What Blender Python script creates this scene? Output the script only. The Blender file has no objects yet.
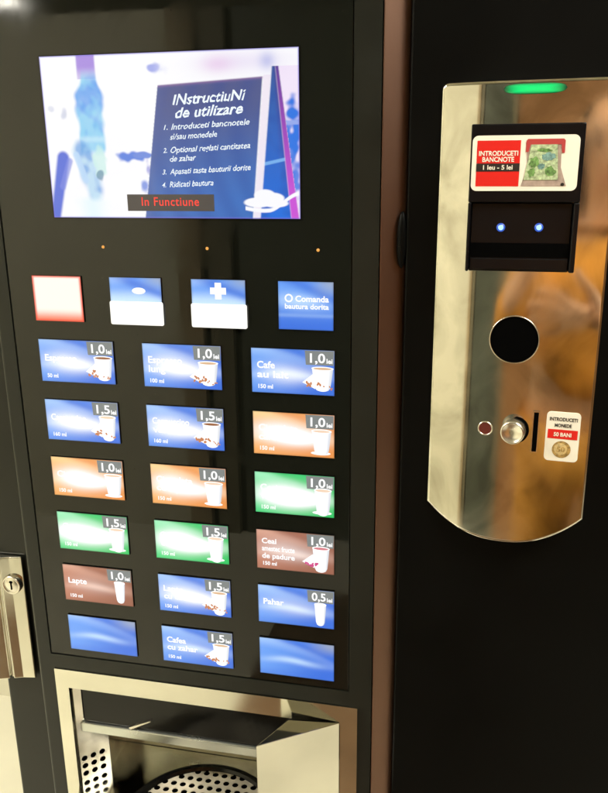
import bpy, bmesh, math, random
from mathutils import Vector, Matrix, noise as mnoise
random.seed(7)
scene = bpy.context.scene
col = scene.collection
R_ = math.radians

# ------------------------------------------------------------------ camera
CZ = 1.305                                   # height of the top edge of the first row of drink buttons
CAM = Vector((0.48339, -0.80363, CZ + 0.19467))
AX = [Vector((0.97737, 0.21132, -0.00945)), Vector((0.05188, -0.28279, -0.95778)), Vector((-0.20507, 0.93561, -0.28736))]
cd = bpy.data.cameras.new('camera'); cam = bpy.data.objects.new('camera', cd); col.objects.link(cam)
cd.sensor_fit = 'VERTICAL'; cd.sensor_height = 24.0; cd.lens = 24.0 * 800.0 / 793.0
cd.clip_start = 0.01; cd.clip_end = 100
m = Matrix((AX[0], -AX[1], -AX[2])).transposed().to_4x4(); m.translation = CAM
cam.matrix_world = m
scene.camera = cam

def at(px, py, y=0.0):
    """Measured point: where the sight line of a photo pixel meets the plane Y = y."""
    d = AX[0] * ((px - 304) / 800) + AX[1] * ((py - 396.5) / 800) + AX[2]
    return CAM + d * ((y - CAM.y) / d.y)

# ------------------------------------------------------------------ materials
def lin(c):
    return tuple(((v / 255) / 12.92 if v / 255 <= 0.04045 else ((v / 255 + 0.055) / 1.055) ** 2.4) for v in c)

def newmat(name):
    mt = bpy.data.materials.new(name); mt.use_nodes = True
    nt = mt.node_tree; b = nt.nodes['Principled BSDF']
    return mt, nt, b

def mat(name, rgb, rough=0.5, metal=0.0, noise=0.0, scale=20.0, bump=0.0, bscale=200.0, rvar=0.0, stretch=None, spec=0.5, emit=None, estr=0.0):
    mt, nt, b = newmat(name)
    b.inputs['Base Color'].default_value = (*rgb, 1)
    b.inputs['Roughness'].default_value = rough
    b.inputs['Metallic'].default_value = metal
    b.inputs['Specular IOR Level'].default_value = spec
    tc = nt.nodes.new('ShaderNodeTexCoord')
    mp = nt.nodes.new('ShaderNodeMapping'); nt.links.new(tc.outputs['Object'], mp.inputs[0])
    if stretch: mp.inputs['Scale'].default_value = stretch
    if noise or rvar:
        n = nt.nodes.new('ShaderNodeTexNoise'); n.inputs['Scale'].default_value = scale; n.inputs['Detail'].default_value = 6
        nt.links.new(mp.outputs[0], n.inputs['Vector'])
        if noise:
            r = nt.nodes.new('ShaderNodeValToRGB')
            r.color_ramp.elements[0].position = 0.3; r.color_ramp.elements[1].position = 0.7
            r.color_ramp.elements[0].color = (*[c * (1 - noise) for c in rgb], 1)
            r.color_ramp.elements[1].color = (*[min(1, c * (1 + noise)) for c in rgb], 1)
            nt.links.new(n.outputs['Fac'], r.inputs[0]); nt.links.new(r.outputs[0], b.inputs['Base Color'])
        if rvar:
            mr = nt.nodes.new('ShaderNodeMapRange'); mr.inputs['To Min'].default_value = max(0.02, rough - rvar); mr.inputs['To Max'].default_value = rough + rvar
            mr.inputs['From Min'].default_value = 0.3; mr.inputs['From Max'].default_value = 0.7
            nt.links.new(n.outputs['Fac'], mr.inputs['Value']); nt.links.new(mr.outputs[0], b.inputs['Roughness'])
    if bump:
        n2 = nt.nodes.new('ShaderNodeTexNoise'); n2.inputs['Scale'].default_value = bscale; n2.inputs['Detail'].default_value = 3
        nt.links.new(mp.outputs[0], n2.inputs['Vector'])
        bp = nt.nodes.new('ShaderNodeBump'); bp.inputs['Strength'].default_value = bump; bp.inputs['Distance'].default_value = 0.001
        nt.links.new(n2.outputs['Fac'], bp.inputs['Height']); nt.links.new(bp.outputs[0], b.inputs['Normal'])
    if emit:
        b.inputs['Emission Color'].default_value = (*emit, 1); b.inputs['Emission Strength'].default_value = estr
    return mt

def art_mat(name, strength):
    """Backlit print: what the label shows comes from the colour attribute of its own grid."""
    mt, nt, b = newmat(name)
    a = nt.nodes.new('ShaderNodeAttribute'); a.attribute_name = 'Col'
    b.inputs['Base Color'].default_value = (0.01, 0.01, 0.012, 1)
    b.inputs['Roughness'].default_value = 0.12
    nt.links.new(a.outputs['Color'], b.inputs['Emission Color']); b.inputs['Emission Strength'].default_value = strength
    return mt

M = {}
M['black_paint'] = mat('black_paint', (0.008, 0.0095, 0.0075), 0.36, spec=0.35, noise=0.12, scale=14, bump=0.08, bscale=900, rvar=0.06)
M['black_column'] = mat('black_column', (0.0022, 0.0023, 0.0021), 0.42, spec=0.07, noise=0.15, scale=9, bump=0.06, bscale=900, rvar=0.05)
def glass_mat():
    mt, nt, b = newmat('door_glass'); N = nt.nodes; L = nt.links
    b.inputs['Base Color'].default_value = (0.005, 0.0055, 0.004, 1); b.inputs['Specular IOR Level'].default_value = 0.52
    tc = N.new('ShaderNodeTexCoord')
    n = N.new('ShaderNodeTexNoise'); n.inputs['Scale'].default_value = 7; n.inputs['Detail'].default_value = 8; n.inputs['Distortion'].default_value = 1.5
    L.new(tc.outputs['Object'], n.inputs['Vector'])
    r = N.new('ShaderNodeMapRange'); r.inputs['From Min'].default_value = 0.45; r.inputs['From Max'].default_value = 0.75; r.inputs['To Min'].default_value = 0.02; r.inputs['To Max'].default_value = 0.16
    L.new(n.outputs['Fac'], r.inputs['Value']); L.new(r.outputs[0], b.inputs['Roughness'])
    v = N.new('ShaderNodeTexVoronoi'); v.inputs['Scale'].default_value = 190; v.inputs['Randomness'].default_value = 1.0; L.new(tc.outputs['Object'], v.inputs['Vector'])
    d = N.new('ShaderNodeMapRange'); d.inputs['From Min'].default_value = 0.05; d.inputs['From Max'].default_value = 0.09; d.inputs['To Min'].default_value = 1.0; d.inputs['To Max'].default_value = 0.0
    L.new(v.outputs['Distance'], d.inputs['Value'])
    wn = N.new('ShaderNodeMath'); wn.operation = 'GREATER_THAN'; wn.inputs[1].default_value = 0.88
    sc = N.new('ShaderNodeSeparateColor'); L.new(v.outputs['Color'], sc.inputs[0]); L.new(sc.outputs[0], wn.inputs[0])
    mu = N.new('ShaderNodeMath'); mu.operation = 'MULTIPLY'; L.new(d.outputs[0], mu.inputs[0]); L.new(wn.outputs[0], mu.inputs[1])
    mx = N.new('ShaderNodeMix'); mx.data_type = 'RGBA'; L.new(mu.outputs[0], mx.inputs[0]); mx.inputs[6].default_value = (0.005, 0.0055, 0.004, 1); mx.inputs[7].default_value = (0.035, 0.033, 0.026, 1)
    L.new(mx.outputs[2], b.inputs['Base Color'])
    return mt
M['door_glass'] = glass_mat()
M['gap'] = mat('gap', (0.002, 0.002, 0.002), 0.8, spec=0.0)
M['black_plastic'] = mat('black_plastic', (0.003, 0.003, 0.004), 0.3, noise=0.1, scale=40, rvar=0.03, spec=0.2)
M['dark_gloss'] = mat('dark_gloss', (0.003, 0.003, 0.003), 0.16, spec=0.3, rvar=0.05, scale=30)
M['steel'] = mat('steel', (0.70, 0.685, 0.60), 0.13, 1.0, noise=0.12, scale=9, bump=0.03, bscale=22, rvar=0.07, stretch=(0.5, 1, 1))
def plate_mat():
    mt, nt, b = newmat('plate_steel'); N = nt.nodes; L = nt.links
    b.inputs['Metallic'].default_value = 1.0
    tc = N.new('ShaderNodeTexCoord')
    def noise(scale, sx, sz, detail=5, dist=0.0):
        mp = N.new('ShaderNodeMapping'); mp.inputs['Scale'].default_value = (sx, 1, sz); L.new(tc.outputs['Object'], mp.inputs[0])
        n = N.new('ShaderNodeTexNoise'); n.inputs['Scale'].default_value = scale; n.inputs['Detail'].default_value = detail; n.inputs['Distortion'].default_value = dist
        L.new(mp.outputs[0], n.inputs['Vector']); return n
    streak = noise(60, 1, 0.06); smudge = noise(16, 1, 0.7, 6, 1.2); fine = noise(900, 1, 0.02, 2)
    r1 = N.new('ShaderNodeMapRange'); r1.inputs['From Min'].default_value = 0.35; r1.inputs['From Max'].default_value = 0.72; r1.inputs['To Min'].default_value = 0.038; r1.inputs['To Max'].default_value = 0.11
    L.new(smudge.outputs['Fac'], r1.inputs['Value'])
    r2 = N.new('ShaderNodeMath'); r2.operation = 'MULTIPLY_ADD'; r2.inputs[1].default_value = 0.015
    L.new(streak.outputs['Fac'], r2.inputs[0]); L.new(r1.outputs[0], r2.inputs[2]); L.new(r2.outputs[0], b.inputs['Roughness'])
    cr = N.new('ShaderNodeValToRGB'); cr.color_ramp.elements[0].position = 0.34; cr.color_ramp.elements[1].position = 0.62
    cr.color_ramp.elements[0].color = (0.47, 0.45, 0.38, 1); cr.color_ramp.elements[1].color = (0.76, 0.735, 0.65, 1)
    L.new(smudge.outputs['Fac'], cr.inputs[0]); L.new(cr.outputs[0], b.inputs['Base Color'])
    wob = noise(24, 1, 0.35, 2)
    b1 = N.new('ShaderNodeBump'); b1.inputs['Strength'].default_value = 0.03; b1.inputs['Distance'].default_value = 0.002; L.new(wob.outputs['Fac'], b1.inputs['Height'])
    b2 = N.new('ShaderNodeBump'); b2.inputs['Strength'].default_value = 0.003; b2.inputs['Distance'].default_value = 0.0005; L.new(fine.outputs['Fac'], b2.inputs['Height']); L.new(b1.outputs[0], b2.inputs['Normal'])
    L.new(b2.outputs[0], b.inputs['Normal'])
    return mt
M['plate_steel'] = plate_mat()
M['steel_edge'] = mat('steel_edge', (0.75, 0.72, 0.66), 0.25, 1.0, noise=0.05, scale=40)
M['polished'] = mat('polished', (0.62, 0.60, 0.54), 0.09, 1.0, noise=0.08, scale=8, bump=0.05, bscale=25, rvar=0.05)
M['disc_steel'] = mat('disc_steel', (0.66, 0.61, 0.50), 0.4, 0.45, noise=0.30, scale=22, rvar=0.12)
M['lip_steel'] = mat('lip_steel', (0.60, 0.63, 0.60), 0.24, 0.9, noise=0.06, scale=10, rvar=0.08)
M['satin_steel'] = mat('satin_steel', (0.68, 0.66, 0.58), 0.18, 1.0, noise=0.15, scale=14, rvar=0.10, bump=0.04, bscale=30)
M['bronze'] = mat('bronze', (0.19, 0.115, 0.085), 0.42, 1.0, noise=0.1, scale=6, bump=0.05, bscale=500, rvar=0.08, stretch=(1, 1, 0.2))
M['white_print'] = mat('white_print', (0.80, 0.77, 0.68), 0.35, noise=0.03)
M['red_print'] = mat('red_print', (0.62, 0.015, 0.012), 0.35, noise=0.05)
M['black_print'] = mat('black_print', (0.02, 0.018, 0.018), 0.35)
M['note_print'] = mat('note_print', (0.40, 0.50, 0.30), 0.45, noise=0.5, scale=320)
M['note_green'] = mat('note_green', (0.13, 0.26, 0.08), 0.45, noise=0.6, scale=400)
M['note_teal'] = mat('note_teal', (0.16, 0.30, 0.28), 0.45, noise=0.5, scale=400)
M['ramp_print'] = mat('ramp_print', (0.36, 0.28, 0.24), 0.45, noise=0.25, scale=160)
M['slot_print'] = mat('slot_print', (0.42, 0.05, 0.05), 0.4)
M['coin_print'] = mat('coin_print', (0.34, 0.22, 0.07), 0.4, noise=0.5, scale=350)
M['coin_light'] = mat('coin_light', (0.55, 0.42, 0.2), 0.4, noise=0.3, scale=350)
M['art'] = art_mat('backlit_print', 1.12)
M['screen_art'] = art_mat('screen_picture', 1.0)
def glow(name, rgb, s): return mat(name, (0.02, 0.02, 0.02), 0.3, emit=rgb, estr=s)
M['white_glow'] = glow('white_glow', (1.0, 1.0, 1.0), 1.05)
M['warm_white_glow'] = glow('warm_white_glow', (1.0, 0.99, 0.93), 1.1)
M['pale_glow'] = glow('pale_glow', lin((225, 235, 250)), 0.95)
M['grey_glow'] = glow('grey_glow', lin((132, 138, 138)), 0.9)
M['bean_glow'] = glow('bean_glow', lin((205, 130, 85)), 0.95)
M['berry_glow'] = glow('berry_glow', lin((215, 70, 140)), 0.95)
M['chalk_glow'] = glow('chalk_glow', lin((240, 250, 255)), 1.0)
M['status_box'] = glow('status_box', lin((72, 66, 64)), 0.9)
M['status_red'] = glow('status_red', lin((255, 62, 52)), 1.0)
M['amber_led'] = glow('amber_led', (1.0, 0.42, 0.06), 0.9)
M['blue_led'] = glow('blue_led', (0.02, 0.13, 0.8), 0.8)
M['blue_core'] = glow('blue_core', (0.40, 0.74, 1.0), 1.4)
M['green_led'] = art_mat('green_led', 1.0)
M['dark_red'] = mat('dark_red', (0.10, 0.014, 0.010), 0.4)

# ------------------------------------------------------------------ mesh helpers
class MB:
    def __init__(s): s.v = []; s.f = []; s.mi = []; s.c = []; s.smooth = []
    def add(s, vs, fs, mi=0, c=(0, 0, 0), smooth=False):
        o = len(s.v); s.v += [tuple(p) for p in vs]
        s.c += (c if isinstance(c, list) else [c] * len(vs))
        for f in fs: s.f.append(tuple(o + i for i in f)); s.mi.append(mi); s.smooth.append(smooth)
    def box(s, x0, x1, y0, y1, z0, z1, mi=0, c=(0, 0, 0)):
        vs = [(x, y, z) for z in (z0, z1) for (x, y) in ((x0, y0), (x1, y0), (x1, y1), (x0, y1))]
        s.add(vs, [(0, 3, 2, 1), (4, 5, 6, 7), (0, 1, 5, 4), (1, 2, 6, 5), (2, 3, 7, 6), (3, 0, 4, 7)], mi, c)
    def prism(s, poly, a, b, axis='z', mi=0, c=(0, 0, 0)):
        """poly: 2-D outline (counter-clockwise seen from the start end); swept from a to b along the axis."""
        def P(p, t): return {'z': (p[0], p[1], t), 'y': (p[0], t, p[1])}[axis]
        n = len(poly)
        vs = [P(p, a) for p in poly] + [P(p, b) for p in poly]
        fs = [tuple(range(n)), tuple(range(2 * n - 1, n - 1, -1))] + [(i, n + i, n + (i + 1) % n, (i + 1) % n) for i in range(n)]
        s.add(vs, fs, mi, c)
    def tri_poly(s, pts, y, mi=0, c=(0, 0, 0)):
        s.add([(p[0], y, p[1]) for p in pts], [tuple(range(len(pts)))], mi, c)
    def disc(s, x, z, y, r, n=40, mi=0, c=(0, 0, 0), rx=None):
        s.add([(x + (rx or r) * math.cos(2 * math.pi * i / n), y, z + r * math.sin(2 * math.pi * i / n)) for i in range(n)], [tuple(range(n))], mi, c)
    def lathe(s, x, z, prof, n=48, mi=0, smooth=True, tilt=None):
        """prof: list of (radius, y); turned about an axis parallel to Y at (x, z)."""
        vs = []; fs = []
        for r, y in prof:
            for i in range(n):
                a = 2 * math.pi * i / n; vs.append((x + r * math.cos(a), y, z + r * math.sin(a)))
        for k in range(len(prof) - 1):
            for i in range(n):
                j = (i + 1) % n; fs.append((k * n + i, k * n + j, (k + 1) * n + j, (k + 1) * n + i))
        s.add(vs, fs, mi, smooth=smooth)
    def build(s, name, mats, parent=None, fix=True):
        me = bpy.data.meshes.new(name); me.from_pydata(s.v, [], s.f)
        for mm in (mats if isinstance(mats, list) else [mats]): me.materials.append(M[mm] if isinstance(mm, str) else mm)
        for p, i, sm in zip(me.polygons, s.mi, s.smooth): p.material_index = i; p.use_smooth = sm
        a = me.color_attributes.new('Col', 'FLOAT_COLOR', 'POINT')
        for i, c in enumerate(s.c): a.data[i].color = (c[0], c[1], c[2], 1)
        if fix:
            bm = bmesh.new(); bm.from_mesh(me); bmesh.ops.recalc_face_normals(bm, faces=bm.faces); bm.to_mesh(me); bm.free()
        o = bpy.data.objects.new(name, me); col.objects.link(o)
        if parent: o.parent = parent
        return o

def bevel(o, w, seg=2):
    md = o.modifiers.new('bevel', 'BEVEL'); md.width = w; md.segments = seg; md.limit_method = 'ANGLE'; md.angle_limit = R_(40)
    md.harden_normals = False
    return o

def rrect(x0, x1, z0, z1, r, n=6):
    pts = []
    for cx, cz, a0 in ((x1 - r, z0 + r, -90), (x1 - r, z1 - r, 0), (x0 + r, z1 - r, 90), (x0 + r, z0 + r, 180)):
        for i in range(n + 1):
            a = R_(a0 + 90 * i / n); pts.append((cx + r * math.cos(a), cz + r * math.sin(a)))
    return pts

_tc = {}
def text_geo(body, bold=0.0, shear=0.0, space=1.0):
    k = (body, bold, shear, space)
    if k in _tc: return _tc[k]
    cu = bpy.data.curves.new('lettering', 'FONT'); cu.body = body; cu.offset = bold; cu.shear = shear; cu.space_character = space
    cu.resolution_u = 4; cu.fill_mode = 'FRONT'
    o = bpy.data.objects.new('lettering', cu); col.objects.link(o)
    dg = bpy.context.evaluated_depsgraph_get()
    me = o.evaluated_get(dg).to_mesh()
    vs = [(v.co.x, v.co.y) for v in me.vertices]; fs = [tuple(p.vertices) for p in me.polygons]
    o.evaluated_get(dg).to_mesh_clear(); bpy.data.objects.remove(o); bpy.data.curves.remove(cu)
    _tc[k] = (vs, fs); return _tc[k]

def put_text(mb, body, x0, x1, zb, h, y, mi=0, bold=0.01, shear=0.0, rise=0.0, jitter=0.0, fit=True, space=1.0):
    """Lettering with its baseline at zb and cap height h, squeezed to x0..x1; rise tilts the line, jitter makes it hand-written."""
    if jitter:
        n = len(body); w = (x1 - x0) / n
        vs, fs = text_geo(body, bold, shear, space)
    vs, fs = text_geo(body, bold, shear, space)
    if not vs: return
    xa = min(v[0] for v in vs); xb = max(v[0] for v in vs)
    s = h / 0.72
    sx = (x1 - x0) / (xb - xa) if fit else s
    out = []
    for vx, vz in vs:
        X = x0 + (vx - xa) * sx
        Z = zb + vz * s + rise * (X - x0)
        if jitter:
            Z += jitter * h * math.sin(X * 900) ; X += jitter * h * math.sin(Z * 1500 + X * 300)
        out.append((X, y, Z))
    mb.add(out, fs, mi)

def empty(name, loc=(0, 0, 0), parent=None):
    o = bpy.data.objects.new(name, None); o.empty_display_size = 0.1; col.objects.link(o); o.location = loc
    if parent: o.parent = parent
    return o

def tag(o, label=None, cat=None, group=None, kind=None):
    if label: o['label'] = label
    if cat: o['category'] = cat
    if group: o['group'] = group
    if kind: o['kind'] = kind
    return o

def mixc(a, b, t):
    t = max(0.0, min(1.0, t)); return tuple(x + (y - x) * t for x, y in zip(a, b))
def sm(a, b, x):
    t = max(0.0, min(1.0, (x - a) / (b - a))); return t * t * (3 - 2 * t)

# ------------------------------------------------------------------ THE MACHINE
vm = empty('vending_machine', (0, 0, 0))
tag(vm, 'black hot drinks vending machine with lit drink buttons, screen and steel payment plate', 'vending machine')
def Zc(z): return CZ + z

XL, XR = -0.0512, 0.3852                      # door
GX0, GX1 = -0.0297, 0.3575                    # glass front
GZB, GZT = Zc(-0.4155), Zc(0.56)
FX0, FX1, FZ1, FZ0 = -0.0272, 0.3690, Zc(-0.4375), 0.56     # bay frame, outer
IX0, IX1, IZ1, IZ0 = -0.0093, 0.3480, Zc(-0.4640), 0.58     # bay frame, opening
TOP = Zc(0.60)

# cabinet
mb = MB()
mb.box(-0.1222, -0.0530, 0.031, 0.70, 0.02, TOP)                # left post in front view
mb.box(-0.0530, 1.00, 0.62, 0.70, 0.02, TOP)
mb.box(-0.0530, 0.405, 0.034, 0.615, TOP - 0.05, TOP)
mb.box(-0.0530, 0.405, 0.034, 0.615, 0.02, 0.10)
bevel(mb.build('cabinet', 'black_paint', vm), 0.003)
# right-hand payment column: one tall black face
mb = MB(); mb.box(0.4118, 1.00, 0.0, 0.615, 0.02, TOP)
bevel(mb.build('payment_column', 'black_column', vm), 0.002)
# bronze trim between door and column, sloping back from the door
mb = MB(); mb.prism([(0.3862, -0.0005), (0.4112, 0.0105), (0.4112, 0.03), (0.3862, 0.03)], 0.05, TOP - 0.005)
bevel(mb.build('edge_trim', 'bronze', vm), 0.0012)

# door: stiles and rails
def arc(cx, cy, r, a0, a1, n=6): return [(cx + r * math.cos(R_(a0 + (a1 - a0) * i / n)), cy + r * math.sin(R_(a0 + (a1 - a0) * i / n))) for i in range(n + 1)]
mb = MB()
r = 0.005
left = arc(XL + r, r, r, 180, 270) + [(GX0 - 0.0012, 0.0), (GX0 - 0.0012, 0.03), (XL, 0.03)]
mb.prism(left, 0.10, TOP - 0.012)
mb.box(GX1 + 0.0010, XR, 0.0, 0.03, 0.10, TOP - 0.012)
mb.box(GX0 - 0.0012, GX1 + 0.0010, 0.0, 0.03, FZ1 + 0.0005, GZB - 0.0014)
mb.box(GX0 - 0.0012, GX1 + 0.0010, 0.0, 0.03, GZT + 0.0012, TOP - 0.012)
mb.box(GX0 - 0.0012, GX1 + 0.0010, 0.0, 0.03, 0.10, FZ0 - 0.0005)
mb.box(GX0 - 0.0012, FX0 - 0.0004, 0.0, 0.03, FZ0 - 0.0005, FZ1 + 0.0005)
door = mb.build('door_frame', 'black_paint', vm)
mb = MB(); mb.box(GX0 - 0.006, GX1 + 0.006, 0.024, 0.0295, GZB - 0.006, GZT + 0.006)
mb.build('gasket', 'gap', vm)
mb = MB(); mb.box(GX0, GX1, 0.0004, 0.022, GZB, GZT)
bevel(mb.build('glass_front', 'door_glass', vm), 0.0006)

# ---------------------------------------------------------------- screen
W_ = 0.2726; SX0 = 0.0345; SX1 = 0.3055; SZ1 = Zc(0.2945); SZ0 = Zc(0.1345)
SW = SX1 - SX0; SH = SZ1 - SZ0
def sp(s, t): return (SX0 + s * SW, SZ1 - t * SH)
def seg_d(px, pz, ax, az, bx, bz):
    dx, dz = bx - ax, bz - az; L = dx * dx + dz * dz
    t = max(0, min(1, ((px - ax) * dx + (pz - az) * dz) / L)); return math.hypot(px - ax - t * dx, pz - az - t * dz)
WHT = lin((250, 250, 253))
def screen_col(s, t):
    asp = SW / SH
    c = WHT
    # soft lavender veil over the washed-out picture
    n = 0.5 + 0.5 * math.sin(s * 17 + 3 * math.sin(t * 9)) * math.sin(t * 13 + s * 4)
    c = mixc(c, lin((226, 226, 246)), 0.12 * n * sm(0.25, 0.6, t))
    nz_ = lambda f, ox=0.0: mnoise.noise(Vector((s * f * asp + ox, t * f, 0.3)))
    c = mixc(c, lin((222, 206, 240)), 0.45 * math.exp(-((s - 0.8) / 0.16) ** 2 - ((t - 0.07) / 0.06) ** 2))
    c = mixc(c, lin((226, 180, 226)), 0.5 * math.exp(-((s - 0.70) / 0.06) ** 2 - ((t - 0.08) / 0.05) ** 2))
    c = mixc(c, lin((150, 160, 225)), 0.55 * math.exp(-((s - 0.885) / 0.03) ** 2 - ((t - 0.07) / 0.05) ** 2))
    # blue figure on the left
    def blob(cx, cz, w, h, colr, k=1.0, e=0.25):
        nonlocal c
        d = math.hypot((s - cx) / w, (t - cz) / h) + 0.45 * nz_(22, cx * 9) * e / 0.25 * (0 if e < 0.2 else 1); c = mixc(c, colr, k * (1 - sm(1 - e, 1 + e, d)))
    wob = 0.008 * math.sin(t * 16)
    if t < 0.14:
        c = mixc(c, lin((168, 140, 222)), (1 - sm(0.032, 0.042, abs(s - 0.186))) * (1 - 0.4 * sm(0.06, 0.14, t)))
    wd = 0.024 + 0.034 * sm(0.06, 0.26, t) - 0.006 * sm(0.30, 0.5, t)
    if t < 0.62:
        d = abs(s - 0.190 - 0.5 * wob + 0.012 * nz_(14, 5)) / wd
        k = (1 - sm(0.75, 1.12, d)) * sm(0.07, 0.16, t) * (1 - sm(0.56, 0.62, t))
        c = mixc(c, mixc(lin((134, 204, 240)), lin((92, 160, 236)), max(0, min(1, math.exp(-((t - 0.24) / 0.10) ** 2) + 0.9 * nz_(11) + 0.5 * nz_(28, 3)))), k * (0.92 + 0.1 * nz_(20)))
        c = mixc(c, lin((205, 236, 250)), 0.6 * k * math.exp(-((t - 0.505) / 0.02) ** 2))
    dd = seg_d(s * asp, t, 0.145 * asp, 0.58, 0.185 * asp, 0.82) + 0.02 * nz_(12, 2)
    c = mixc(c, mixc(lin((104, 164, 226)), lin((176, 214, 240)), max(0, min(1, 0.5 + 1.6 * nz_(16, 8)))), (1 - sm(0.035, 0.085, dd)) * 0.85)
    dd = seg_d(s * asp, t, 0.118 * asp, 0.60, 0.150 * asp, 0.76)
    c = mixc(c, lin((186, 216, 246)), (1 - sm(0.012, 0.03, dd)) * 0.9)
    blob(0.215, 0.64, 0.028, 0.10, lin((200, 236, 232)), 0.8)
    blob(0.212, 0.73, 0.014, 0.035, lin((96, 140, 170)), 0.8)
    c = mixc(c, lin((206, 240, 250)), 0.5 * math.exp(-((s - 0.17) / 0.05) ** 2) * sm(0.84, 0.9, t))
    # small blue shapes
    blob(0.345, 0.612, 0.05, 0.03, lin((92, 130, 222)), 1, 0.35); blob(0.395, 0.606, 0.04, 0.016, lin((110, 140, 220)), 1, 0.4)
    blob(0.395, 0.79, 0.016, 0.05, lin((112, 140, 224)), 0.9, 0.5); blob(0.41, 0.69, 0.012, 0.04, lin((150, 150, 220)), 0.8, 0.5)
    blob(0.455, 0.09, 0.02, 0.03, lin((150, 160, 232)), 0.9, 0.5); blob(0.485, 0.10, 0.025, 0.03, lin((190, 196, 240)), 0.6, 0.6)
    blob(0.085, 0.35, 0.012, 0.025, lin((190, 196, 220)), 0.7, 0.6); blob(0.03, 0.32, 0.01, 0.015, lin((200, 205, 225)), 0.6, 0.6)
    dd = seg_d(s * asp, t, 0.008 * asp, 1.0, 0.062 * asp, 0.62); c = mixc(c, lin((88, 110, 214)), 1 - sm(0.03, 0.055, dd + 0.02 * (t - 0.6)))
    dd = seg_d(s * asp, t, 0.05 * asp, 0.80, 0.088 * asp, 0.64); c = mixc(c, lin((120, 134, 222)), 0.75 * (1 - sm(0.012, 0.03, dd)))
    # chalk board
    xl = 0.466 - 0.080 * (t - 0.19) / 0.81; xr = 0.866 - 0.049 * (t - 0.157) / 0.843
    if xl <= s <= xr + 0.004:
        top = 0.19 - 0.033 * (s - 0.466) / 0.4
        k = sm(top - 0.004, top + 0.006, t)
        b = mixc(lin((82, 90, 140)), lin((62, 116, 196)), sm(0.2, 0.95, t) * (0.75 + 0.5 * (s - 0.5)))
        b = mixc(b, lin((96, 106, 160)), 0.35 * math.exp(-((s - xl) / 0.03) ** 2))
        b = mixc(b, lin((40, 70, 150)), 0.25 * (0.5 + 0.5 * math.sin(s * 60 + 6 * math.sin(t * 3))))
        c = mixc(c, b, k * sm(xl - 0.003, xl + 0.004, s) * (1 - sm(xr - 0.003, xr + 0.004, s)))
        c = mixc(c, lin((190, 130, 180)), 0.4 * k * math.exp(-((t - top) / 0.012) ** 2))
    elif xr < s < xr + 0.03 and t > 0.15:
        c = mixc(c, lin((222, 196, 226)), 0.35)
    # easel behind the board
    ex = 0.908; 
    if t > 0.10:
        f = (t - 0.10) / 0.90
        e0 = ex - 0.006 - 0.055 * f; e1 = ex + 0.006 + 0.052 * f; e2 = e1 + 0.012 + 0.018 * f
        aa = 0.0035
        ka = sm(e0 - aa, e0 + aa, s) * (1 - sm(e1 - aa, e1 + aa, s)); kb = sm(e1 - aa, e1 + aa, s) * (1 - sm(e2 - aa, e2 + aa, s))
        ca = mixc(lin((54, 88, 156)), lin((34, 112, 222)), f); ca = mixc(ca, lin((70, 52, 140)), 0.7 * sm(e1 - 0.035 * f - 0.01, e1, s) * (1 - f)); ca = mixc(ca, lin((30, 70, 160)), max(0, 0.5 * nz_(14, 4)))
        ca = mixc(ca, lin((120, 176, 236)), 1 - sm(0.006, 0.014, abs(t - 0.655 + (s - 0.9) * 0.35)))
        if s > e2 - aa: pass
        c = mixc(c, ca, ka); c = mixc(c, mixc(lin((92, 60, 150)), lin((204, 84, 214)), f * 1.15), kb)
        if s <= e2: pass
        else:
            c = mixc(c, lin((236, 214, 246)), 0.6)
            for bx, bt, bw, bh, kk in ((0.975, 0.36, 0.02, 0.09, 1), (0.945, 0.44, 0.02, 0.05, .9), (0.985, 0.50, 0.02, 0.10, 1), (0.97, 0.62, 0.016, 0.12, .9), (0.985, 0.74, 0.02, 0.10, .9), (0.965, 0.52, 0.012, 0.05, .8)):
                blob(bx, bt, bw, bh, lin((48, 118, 226)), kk, 0.5)
            c = mixc(c, lin((150, 170, 235)), 1 - sm(0.008, 0.016, abs(t - 0.425)))
    # white cup-and-swoosh emblem
    wc = lin((250, 250, 255))
    blob(0.865, 0.855, 0.040, 0.035, wc, 1, 0.12); blob(0.895, 0.875, 0.045, 0.035, wc, 1, 0.12); blob(0.84, 0.90, 0.055, 0.03, wc, 1, 0.12); blob(0.905, 0.905, 0.05, 0.025, wc, 1, 0.12)
    sw = 0.955 - 0.02 * (s - 0.8) / 0.06 if s < 0.86 else (0.945 - 0.06 * sm(0.88, 0.98, s))
    if s > 0.79: c = mixc(c, wc, 1 - sm(0.008, 0.016, abs(t - (0.935 + 0.015 * math.sin((s - 0.79) * 22) - 0.075 * sm(0.88, 1.0, s)))))
    # edge falls off to violet at the very rim
    e = min(s, 1 - s) * asp; e2_ = min(t, 1 - t)
    c = mixc(lin((118, 108, 214)), c, sm(-0.004, 0.012, min(e, e2_)))
    return c
def grid(mb, x0, x1, z0, z1, nx, nz, y, fn, mi=0):
    vs = []; cs = []; fs = []
    for j in range(nz + 1):
        for i in range(nx + 1):
            u, v = i / nx, j / nz
            vs.append((x0 + u * (x1 - x0), y, z0 + v * (z1 - z0))); cs.append(fn(u, v))
    for j in range(nz):
        for i in range(nx):
            a = j * (nx + 1) + i; fs.append((a, a + 1, a + nx + 2, a + nx + 1))
    mb.add(vs, fs, mi, cs)
mb = MB()
mb.box(SX0 - 0.0012, SX1 + 0.0012, -0.0004, 0.0006, SZ0 - 0.0012, SZ1 + 0.0012, 1)
grid(mb, SX0, SX1, SZ0, SZ1, 430, 252, -0.0007, lambda u, v: screen_col(u, 1 - v))
scr = mb.build('display_screen', ['screen_art', 'dark_gloss'], vm, fix=False)
mb = MB()
def stext(body, s0, s1, t, h, **k):
    a = sp(s0, t); b = sp(s1, t); put_text(mb, body, a[0], b[0], a[1], h * SH, -0.0013, rise=0.045, shear=k.pop('shear', 0.28), **k)
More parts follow.
